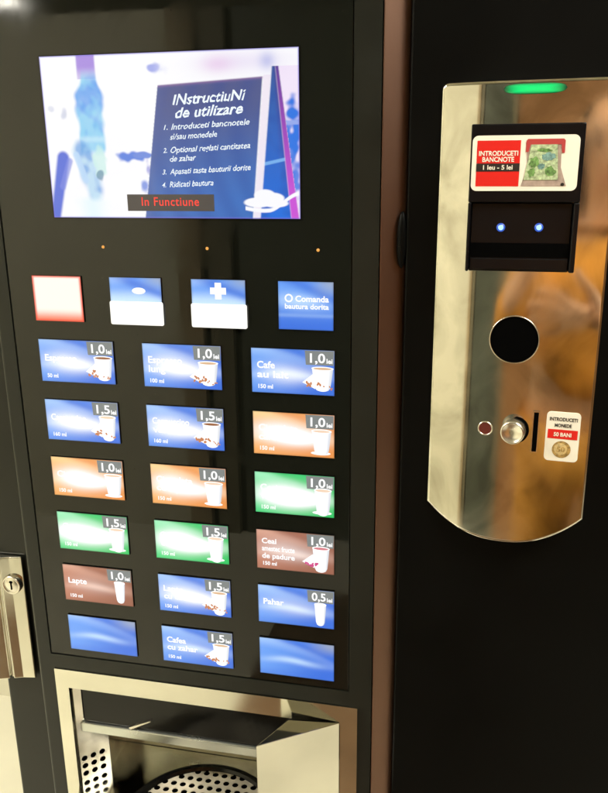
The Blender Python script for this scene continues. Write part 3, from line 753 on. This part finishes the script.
# coin sticker, wrapped to the bow
def wrap(o, lift):
    for v in o.data.vertices: v.co.y = py(v.co.x) - lift + (v.co.y)
    return o
a = on(543.3, 459.3); b = on(581.5, 413.6)
sx0, sx1, sz0, sz1 = a.x, b.x, a.z, b.z; w = sx1 - sx0; h = sz1 - sz0
mb = MB()
mb.prism(rrect(sx0, sx1, sz0, sz1, 0.0042), -0.0004, 0.0006, 'y', 0)
mb.tri_poly([(sx0 + 0.06 * w, sz0 + 0.46 * h), (sx1 - 0.06 * w, sz0 + 0.46 * h), (sx1 - 0.06 * w, sz0 + 0.65 * h), (sx0 + 0.06 * w, sz0 + 0.65 * h)], -0.0006, 1)
put_text(mb, 'INTRODUCETI', sx0 + 0.09 * w, sx1 - 0.09 * w, sz0 + 0.825 * h, 0.0036, -0.0006, 2, bold=0.03)
put_text(mb, 'MONEDE', sx0 + 0.25 * w, sx1 - 0.25 * w, sz0 + 0.70 * h, 0.0036, -0.0006, 2, bold=0.03)
put_text(mb, '50 BANI', sx0 + 0.24 * w, sx1 - 0.24 * w, sz0 + 0.515 * h, 0.0040, -0.0008, 0, bold=0.03)
mb.disc((sx0 + sx1) / 2, sz0 + 0.245 * h, -0.0006, 0.0088, 40, 3)
mb.disc((sx0 + sx1) / 2 - 0.0008, sz0 + 0.255 * h, -0.0007, 0.0062, 32, 4)
put_text(mb, '50', (sx0 + sx1) / 2 - 0.0045, (sx0 + sx1) / 2 + 0.0035, sz0 + 0.20 * h, 0.0052, -0.0009, 3, bold=0.03)
wrap(mb.build('coin_sticker', ['white_print', 'red_print', 'black_print', 'coin_print', 'coin_light'], plate, fix=False), 0.0006)

# ---------------------------------------------------------------- banknote reader
Y0 = py(0.52)
q = [at(471.8, 124.3, -0.030), at(586.4, 122, -0.030), at(574.5, 272.7, -0.030), at(464.9, 271.8, -0.030)]
bx0 = (q[0].x + q[3].x) / 2; bx1 = (q[1].x + q[2].x) / 2; bz1 = (q[0].z + q[1].z) / 2; bz0 = (q[2].z + q[3].z) / 2
BY = -0.030
rec = at(520, 202.5, BY).z; 
mb = MB()
mb.box(bx0, bx1, BY, -0.002, rec, bz1)                                   # upper block that carries the sticker
mb.box(bx0, bx0 + 0.003, BY, -0.002, bz0, rec - 0.0002); mb.box(bx1 - 0.005, bx1, BY, -0.002, bz0, rec - 0.0002)
mb.box(bx0 + 0.0031, bx1 - 0.0051, BY + 0.004, -0.002, bz0, rec - 0.0002)  # recessed mouth
rd = bevel(mb.build('bill_acceptor', 'black_plastic', vm), 0.0012, 2)
sl1 = at(520, 243.5, BY).z; sl0 = at(520, 258, BY).z
mb = MB(); mb.box(bx0 + 0.0036, bx1 - 0.0056, BY + 0.0032, BY + 0.006, sl0, sl1); mb.build('note_slot', 'gap', rd)
mb = MB(); mb.prism([(bx0 + 0.0036, BY + 0.0028), (bx1 - 0.0056, BY + 0.0028), (bx1 - 0.0056, BY + 0.005), (bx0 + 0.0036, BY + 0.005)], bz0 + 0.0015, sl0 - 0.0006)
bevel(mb.build('note_lip', 'black_plastic', rd), 0.001, 2)
for px in (500.8, 538.9):
    c = at(px, 227.5, BY + 0.003); mb = MB()
    mb.lathe(c.x, c.z, [(0.0040, BY + 0.0042), (0.0038, BY + 0.0030), (0.0024, BY + 0.0022)], 24, 0)
    mb.lathe(c.x, c.z, [(0.0024, BY + 0.0022), (0.0012, BY + 0.0016), (0.0, BY + 0.0014)], 20, 1)
    ld = mb.build('blue_light', ['blue_led', 'blue_core'], rd)
c = [at(472.5, 136, BY), at(580.3, 134, BY), at(577, 191, BY), at(471, 190.8, BY)]
sx0 = (c[0].x + c[3].x) / 2; sx1 = (c[1].x + c[2].x) / 2; sz1 = (c[0].z + c[1].z) / 2; sz0 = (c[2].z + c[3].z) / 2; w = sx1 - sx0; h = sz1 - sz0
mb = MB(); y = BY - 0.0005
def sq(u, v): return (sx0 + u * w, sz0 + v * h)
mb.prism(rrect(sx0, sx1, sz0, sz1, 0.0052), y, BY + 0.0002, 'y', 0)
mb.tri_poly([sq(0.045, 0.085), sq(0.455, 0.085), sq(0.455, 0.91), sq(0.045, 0.91)], y - 0.0002, 1)
mb.tri_poly([sq(0.045, 0.355), sq(0.455, 0.355), sq(0.455, 0.50), sq(0.045, 0.50)], y - 0.0004, 2)
put_text(mb, 'INTRODUCETI', *[sq(u, 0)[0] for u in (0.065, 0.435)], sq(0, 0.64)[1], 0.0042, y - 0.0004, 0, bold=0.025)
put_text(mb, 'BANCNOTE', *[sq(u, 0)[0] for u in (0.10, 0.40)], sq(0, 0.53)[1], 0.0042, y - 0.0004, 0, bold=0.025)
put_text(mb, '1 leu - 5 lei', *[sq(u, 0)[0] for u in (0.11, 0.39)], sq(0, 0.39)[1], 0.0040, y - 0.0006, 0, bold=0.02)
mb.tri_poly([sq(0.475, 0.085), sq(0.90, 0.085), sq(0.84, 0.42), sq(0.83, 0.87), sq(0.50, 0.87), sq(0.53, 0.42)], y - 0.0002, 3)   # ramp below the mouth
mb.prism([(sq(u, v)) for u, v in ((0.505, 0.70), (0.53, 0.70), (0.545, 0.83), (0.83, 0.83), (0.84, 0.68), (0.865, 0.68), (0.865, 0.90), (0.85, 0.93), (0.52, 0.93), (0.505, 0.90))], y - 0.0005, y - 0.0001, 'y', 4)
mb.tri_poly([sq(0.50, 0.20), sq(0.82, 0.20), sq(0.795, 0.83), sq(0.555, 0.83)], y - 0.0006, 5)
rnd = random.Random(3)
for (u, v, ru, rv, mi) in ((0.59, 0.52, 0.045, 0.10, 6), (0.72, 0.62, 0.06, 0.07, 7), (0.74, 0.36, 0.05, 0.08, 6), (0.57, 0.33, 0.035, 0.07, 6), (0.66, 0.44, 0.03, 0.06, 7), (0.68, 0.73, 0.07, 0.03, 6)):
    pts = []
    for i in range(18):
        a = 6.283185 * i / 18; k = 1 + rnd.uniform(-0.25, 0.25); pts.append(sq(u + ru * k * math.cos(a), v + rv * k * math.sin(a)))
    mb.tri_poly(pts, y - 0.0008, mi)
mb.disc(*sq(0.865, 0.115), y - 0.0005, 0.0016, 12, 2)
mb.build('banknote_sticker', ['white_print', 'red_print', 'black_print', 'ramp_print', 'slot_print', 'note_print', 'note_green', 'note_teal'], rd, fix=False)

# ------------------------------------------------------------------ THE PLACE (mostly seen as reflections in glass and steel)
M['floor_tile'] = mat('floor_tile', (0.72, 0.70, 0.58), 0.35, noise=0.10, scale=2.5, rvar=0.08)
M['cream_wall'] = mat('cream_wall', (0.68, 0.655, 0.53), 0.7, noise=0.04, scale=1.5, bump=0.1, bscale=60)
M['brown_wall'] = mat('brown_wall', (0.25, 0.12, 0.045), 0.6, noise=0.35, scale=2.0, stretch=(1, 1, 0.2))
M['grey_door'] = mat('grey_door', (0.07, 0.08, 0.062), 0.5, noise=0.2, scale=3)
M['jamb'] = mat('jamb', (0.40, 0.31, 0.19), 0.5, noise=0.2, scale=5)
M['jamb_dark'] = mat('jamb_dark', (0.17, 0.15, 0.10), 0.5, noise=0.2, scale=5)
M['ceiling_paint'] = mat('ceiling_paint', (0.7, 0.67, 0.56), 0.8, noise=0.05)
M['lamp'] = mat('lamp', (0.8, 0.8, 0.8), 0.5, emit=(1.0, 0.95, 0.82), estr=37)
M['lamp_body'] = mat('lamp_body', (0.6, 0.6, 0.58), 0.5)
def struct(name, boxes, mm, kind='structure'):
    mb = MB()
    for b in boxes: mb.box(*b)
    o = mb.build(name, mm); o['kind'] = kind; return o
struct('floor', [(-4.0, 4.0, -6.0, 1.2, -0.1, 0.0)], 'floor_tile')
def wall(name, boxes, mm, label):
    o = struct(name, boxes, mm); return o
D = 2.1
M['mat_brown'] = mat('mat_brown', (0.16, 0.095, 0.05), 0.9, noise=0.3, scale=30)
struct('reflection_mat', [(-0.12, 0.72, -1.68, -0.35, 0.002, 0.012)], 'mat_brown')  # unseen mat added so the bay frame mirrors brown
HW = 2.0
struct('wall_behind', [(-4.0, 4.0, 0.95, 1.05, 0.0, 2.5)], 'cream_wall')
struct('wall_left', [(-2.9, -2.8, -5.2, 0.94, 0.0, 2.5)], 'cream_wall')
struct('wall_far', [(-4.0, 4.0, -5.4, -5.3, 0.0, 2.5)], 'cream_wall')
struct('wall_opposite', [(-2.79, -0.637, -D - 0.1, -D, 0.0, HW)], 'cream_wall')
struct('wall_panelling', [(0.104, 3.5, -D - 0.1, -D, 0.0, HW)], 'brown_wall')
struct('ceiling', [(-4.0, 4.0, -6.0, 1.2, 2.5, 2.6)], 'ceiling_paint')
# dark doorway between the cream wall and the panelling
dw = empty('grey_doorway', (-0.3, -D, 0)); tag(dw, 'dark grey door in a brown frame across the room, seen only as a reflection', 'door')
def part(name, b, mm, parent):
    mb = MB(); mb.box(b[0] - parent.location.x, b[1] - parent.location.x, b[2] - parent.location.y, b[3] - parent.location.y, b[4], b[5]); return mb.build(name, mm, parent)
part('jamb', (-0.635, -0.545, -D - 0.08, -D + 0.02, 0, HW), 'jamb', dw)
part('jamb', (-0.517, -0.427, -D - 0.08, -D + 0.01, 0, HW), 'jamb_dark', dw)
part('jamb_gap', (-0.5445, -0.5175, -D - 0.08, -D - 0.02, 0, HW), 'gap', dw)
part('jamb_gap', (-0.4265, -0.4005, -D - 0.08, -D - 0.02, 0, HW), 'gap', dw)
part('door_leaf', (-0.400, 0.069, -D - 0.07, -D - 0.01, 0, HW), 'grey_door', dw)
part('jamb', (0.070, 0.103, -D - 0.08, -D + 0.01, 0, HW), 'jamb_dark', dw)
def lamp(x, y, sx, sy, label):
    t = empty('ceiling_light', (x, y, 2.5)); tag(t, label, 'ceiling light', 'ceiling lights in the room behind the camera')
    mb = MB(); mb.box(-sx / 2 - .02, sx / 2 + .02, -sy / 2 - .02, sy / 2 + .02, -0.03, -0.001); mb.build('housing', 'lamp_body', t)
    mb = MB(); mb.box(-sx / 2, sx / 2, -sy / 2, sy / 2, -0.045, -0.031); mb.build('diffuser', 'lamp', t)
lamp(-1.35, -0.80, 1.2, 0.35, 'long warm ceiling light near the cream wall')
lamp(-1.9, -0.3, 1.0, 0.3, 'shorter warm ceiling light left of the vending machine')
lamp(1.40, -0.62, 0.9, 0.5, 'unseen warm ceiling light added on the right to brighten the person and cup door')  # added lamp, brightens the mirrored person and the cup door
lamp(-2.58, -4.3, 0.22, 0.2, 'narrow warm ceiling light beyond the cream partition')

# ------------------------------------------------------------------ photographer (seen in the steel)
M['skin'] = mat('skin', (0.55, 0.30, 0.17), 0.5, noise=0.12, scale=25)
M['hair'] = mat('hair', (0.03, 0.02, 0.012), 0.5, noise=0.3, scale=60)
M['jacket'] = mat('jacket', (0.56, 0.24, 0.03), 0.8, noise=0.55, scale=9, bump=1.0, bscale=14)
M['trousers'] = mat('trousers', (0.48, 0.22, 0.03), 0.85, noise=0.5, scale=8)
M['eye'] = mat('eye', (0.03, 0.02, 0.015), 0.2)
M['lips'] = mat('lips', (0.36, 0.12, 0.08), 0.5)
M['phone'] = mat('phone', (0.02, 0.02, 0.022), 0.25)
def skin(name, chains, mm, parent, sub=2, loc=(0, 0, 0)):
    """chains: lists of (x, y, z, radius); a chain that starts with an int continues from that vertex number."""
    vs, es, rs = [], [], []
    for ch in chains:
        prev = None
        for p in ch:
            if isinstance(p, int): prev = p; continue
            vs.append(p[:3]); rs.append(p[3] if isinstance(p[3], tuple) else (p[3], p[3])); i = len(vs) - 1
            if prev is not None: es.append((prev, i))
            prev = i
    me = bpy.data.meshes.new(name); me.from_pydata(vs, es, [])
    o = bpy.data.objects.new(name, me); col.objects.link(o)
    o.modifiers.new('skin', 'SKIN')
    if not me.skin_vertices: 
        with bpy.context.temp_override(object=o, active_object=o): bpy.ops.mesh.customdata_skin_add()
    for i, r_ in enumerate(rs): me.skin_vertices[0].data[i].radius = r_; me.skin_vertices[0].data[i].use_root = (i == 0)
    sd = o.modifiers.new('sub', 'SUBSURF'); sd.levels = sub; sd.render_levels = sub
    dg = bpy.context.evaluated_depsgraph_get(); nm = bpy.data.meshes.new_from_object(o.evaluated_get(dg))
    bpy.data.objects.remove(o)
    nm.materials.clear(); nm.materials.append(M[mm])
    for p in nm.polygons: p.use_smooth = True; p.material_index = 0
    o = bpy.data.objects.new(name, nm); col.objects.link(o); o.parent = parent
    return o
PX, PY = 0.565, -1.12
pr = empty('person', (PX, PY, 0)); tag(pr, 'person in ochre jacket holding up a phone, mirrored in the steel plate', 'person')
# body: torso, neck, head, arms, hands with five fingers, legs - one continuous surface (local coordinates, facing +Y)
HZ = 1.49
ch = [[(0, 0, 0.95, (.15, .11)), (0, 0.01, 1.10, (.14, .10)), (0, 0, 1.26, (.16, .11)), (0, -0.01, 1.33, (.12, .08)), (0, 0.0, 1.38, .052), (0, 0.012, HZ - 0.045, .060), (0, 0.012, HZ + 0.02, (.082, .098)), (0, 0.0, HZ + 0.085, (.078, .09)), (0, -0.005, HZ + 0.125, .04)],
      # right arm (its hand is raised in front of the chest, fingers pointing left)
      [2, (0.17, -0.01, 1.29, .062), (0.23, 0.06, 1.08, .045), (0.16, 0.27, 1.17, .034), (0.05, 0.37, 1.215, .027), (0.015, 0.385, 1.222, (.038, .022)), (-0.03, 0.395, 1.225, (.042, .018))],
      [14, (-0.065, 0.40, 1.258, .0095), (-0.095, 0.402, 1.264, .0088), (-0.115, 0.392, 1.262, .0078)],
      [14, (-0.07, 0.405, 1.236, .0098), (-0.107, 0.409, 1.240, .009), (-0.130, 0.399, 1.239, .008)],
      [14, (-0.068, 0.405, 1.214, .0094), (-0.103, 0.408, 1.215, .0087), (-0.123, 0.398, 1.213, .0077)],
      [14, (-0.060, 0.40, 1.194, .0085), (-0.085, 0.402, 1.192, .0076), (-0.100, 0.395, 1.190, .007)],
      [13, (0.00, 0.39, 1.262, .0125), (-0.025, 0.402, 1.288, .0105), (-0.040, 0.405, 1.306, .009)]]
def hp(a, b, c, r_):
    p = CAM + AX[0] * a + AX[1] * b + AX[2] * c - pr.location; return (p.x, p.y, p.z, r_)
w_ = hp(-0.065, 0.20, -0.085, .027)
ch += [[2, (-0.17, -0.01, 1.29, .062), (-0.25, 0.08, 1.10, .045), (-0.22, 0.22, 1.20, .036), w_, hp(-0.060, 0.155, -0.052, (.030, .020)), hp(-0.052, 0.115, -0.034, (.034, .016))],
       [35, hp(-0.044, 0.070, -0.020, .0095), hp(-0.012, 0.066, -0.013, .0088), hp(0.012, 0.066, -0.013, .0078)],
       [35, hp(-0.044, 0.092, -0.020, .0096), hp(-0.008, 0.089, -0.013, .0089), hp(0.018, 0.088, -0.013, .008)],
       [35, hp(-0.044, 0.114, -0.020, .0093), hp(-0.010, 0.111, -0.013, .0086), hp(0.014, 0.110, -0.013, .0077)],
       [35, hp(-0.044, 0.134, -0.020, .0084), hp(-0.016, 0.132, -0.013, .0076), hp(0.004, 0.131, -0.013, .007)],
       [34, hp(-0.058, 0.120, -0.060, .0125), hp(-0.042, 0.096, -0.056, .0105), hp(-0.026, 0.082, -0.053, .0088)],
       [0, (0.09, 0, 0.86, .085), (0.10, 0.01, 0.50, .055), (0.10, -0.01, 0.10, .04), (0.11, 0.10, 0.045, .04)],
       [0, (-0.09, 0, 0.86, .085), (-0.10, 0.01, 0.50, .055), (-0.10, -0.01, 0.10, .04), (-0.11, 0.10, 0.045, .04)]]
body = skin('body', ch, 'skin', pr)
skin('jacket', [[(0, 0, 0.93, (.175, .125)), (0, 0.01, 1.10, (.165, .12)), (0, 0, 1.26, (.18, .13)), (0, -0.01, 1.335, (.14, .10))],
                [2, (0.175, -0.01, 1.29, .080), (0.235, 0.06, 1.08, .062), (0.185, 0.20, 1.115, .053), (0.13, 0.295, 1.14, .046)],
                [2, (-0.175, -0.01, 1.29, .080), (-0.255, 0.08, 1.10, .062), (-0.225, 0.21, 1.19, .053), (w_[0] - .008, w_[1] - .03, w_[2] - .05, .046)]], 'jacket', pr)
skin('trousers', [[(0, 0, 0.93, (.165, .12)), (0.095, 0, 0.84, .105), (0.105, 0.01, 0.50, .075), (0.105, -0.01, 0.11, .060)],
                  [0, (-0.095, 0, 0.84, .105), (-0.105, 0.01, 0.50, .075), (-0.105, -0.01, 0.11, .060)]], 'trousers', pr)
skin('hair', [[(0, -0.035, HZ - 0.02, (.075, .06)), (0, -0.030, HZ + 0.06, (.094, .088)), (0, 0.0, HZ + 0.118, (.085, .098))]], 'hair', pr)
for sx in (-1, 1):
    skin('ear', [[(sx * 0.083, 0.0, HZ - 0.005, .012), (sx * 0.088, -0.005, HZ + 0.02, .014), (sx * 0.086, -0.005, HZ + 0.038, .010)]], 'skin', pr, 1)
    mb = MB(); mb.lathe(sx * 0.034, HZ + 0.032, [(0.0, 0.103), (0.009, 0.101), (0.0135, 0.092)], 16); mb.build('eye', 'eye', pr)
    skin('eyebrow', [[(sx * 0.018, 0.103, HZ + 0.050, .006), (sx * 0.036, 0.102, HZ + 0.055, .007), (sx * 0.053, 0.092, HZ + 0.050, .005)]], 'hair', pr, 1)
skin('nose', [[(0, 0.100, HZ + 0.032, .010), (0, 0.116, HZ + 0.008, .012), (0, 0.120, HZ - 0.008, .015), (0, 0.104, HZ - 0.016, .011)]], 'skin', pr, 1)
skin('mouth', [[(-0.022, 0.096, HZ - 0.040, .006), (0, 0.105, HZ - 0.040, .009), (0.022, 0.096, HZ - 0.040, .006)]], 'lips', pr, 1)
for sx in (-1, 1):
    skin('shoe', [[(sx * 0.105, -0.05, 0.045, (.045, .045)), (sx * 0.11, 0.06, 0.04, (.048, .04)), (sx * 0.115, 0.16, 0.035, (.042, .03))]], 'hair', pr, 1)
# phone held in the left hand, its back to the machine
ph = empty('phone', CAM + AX[1] * 0.055 - AX[2] * 0.034); tag(ph, "black phone in the photographer's raised hand, mirrored in the steel plate", 'phone')
ph.rotation_euler = Matrix((AX[0], AX[2], -AX[1])).transposed().to_euler()
mb = MB(); mb.prism(rrect(-0.036, 0.036, -0.075, 0.075, 0.010), -0.0045, 0.0045, 'y'); bevel(mb.build('case', 'phone', ph), 0.0015, 2)
mb = MB(); mb.lathe(-0.018, 0.056, [(0.0, 0.0066), (0.006, 0.0066), (0.0075, 0.006), (0.0075, 0.0046)], 24); mb.build('lens', 'dark_gloss', ph)

# ------------------------------------------------------------------ world and output
wd = bpy.data.worlds.new('World'); scene.world = wd; wd.use_nodes = True
wd.node_tree.nodes['Background'].inputs[0].default_value = (1.0, 0.85, 0.6, 1); wd.node_tree.nodes['Background'].inputs[1].default_value = 0.02
scene.view_settings.view_transform = 'Standard'; scene.view_settings.look = 'None'
scene.view_settings.exposure = 0.0; scene.view_settings.gamma = 1.0
scene.cycles.max_bounces = 8; scene.cycles.glossy_bounces = 6
scene.cycles.sample_clamp_indirect = 6.0
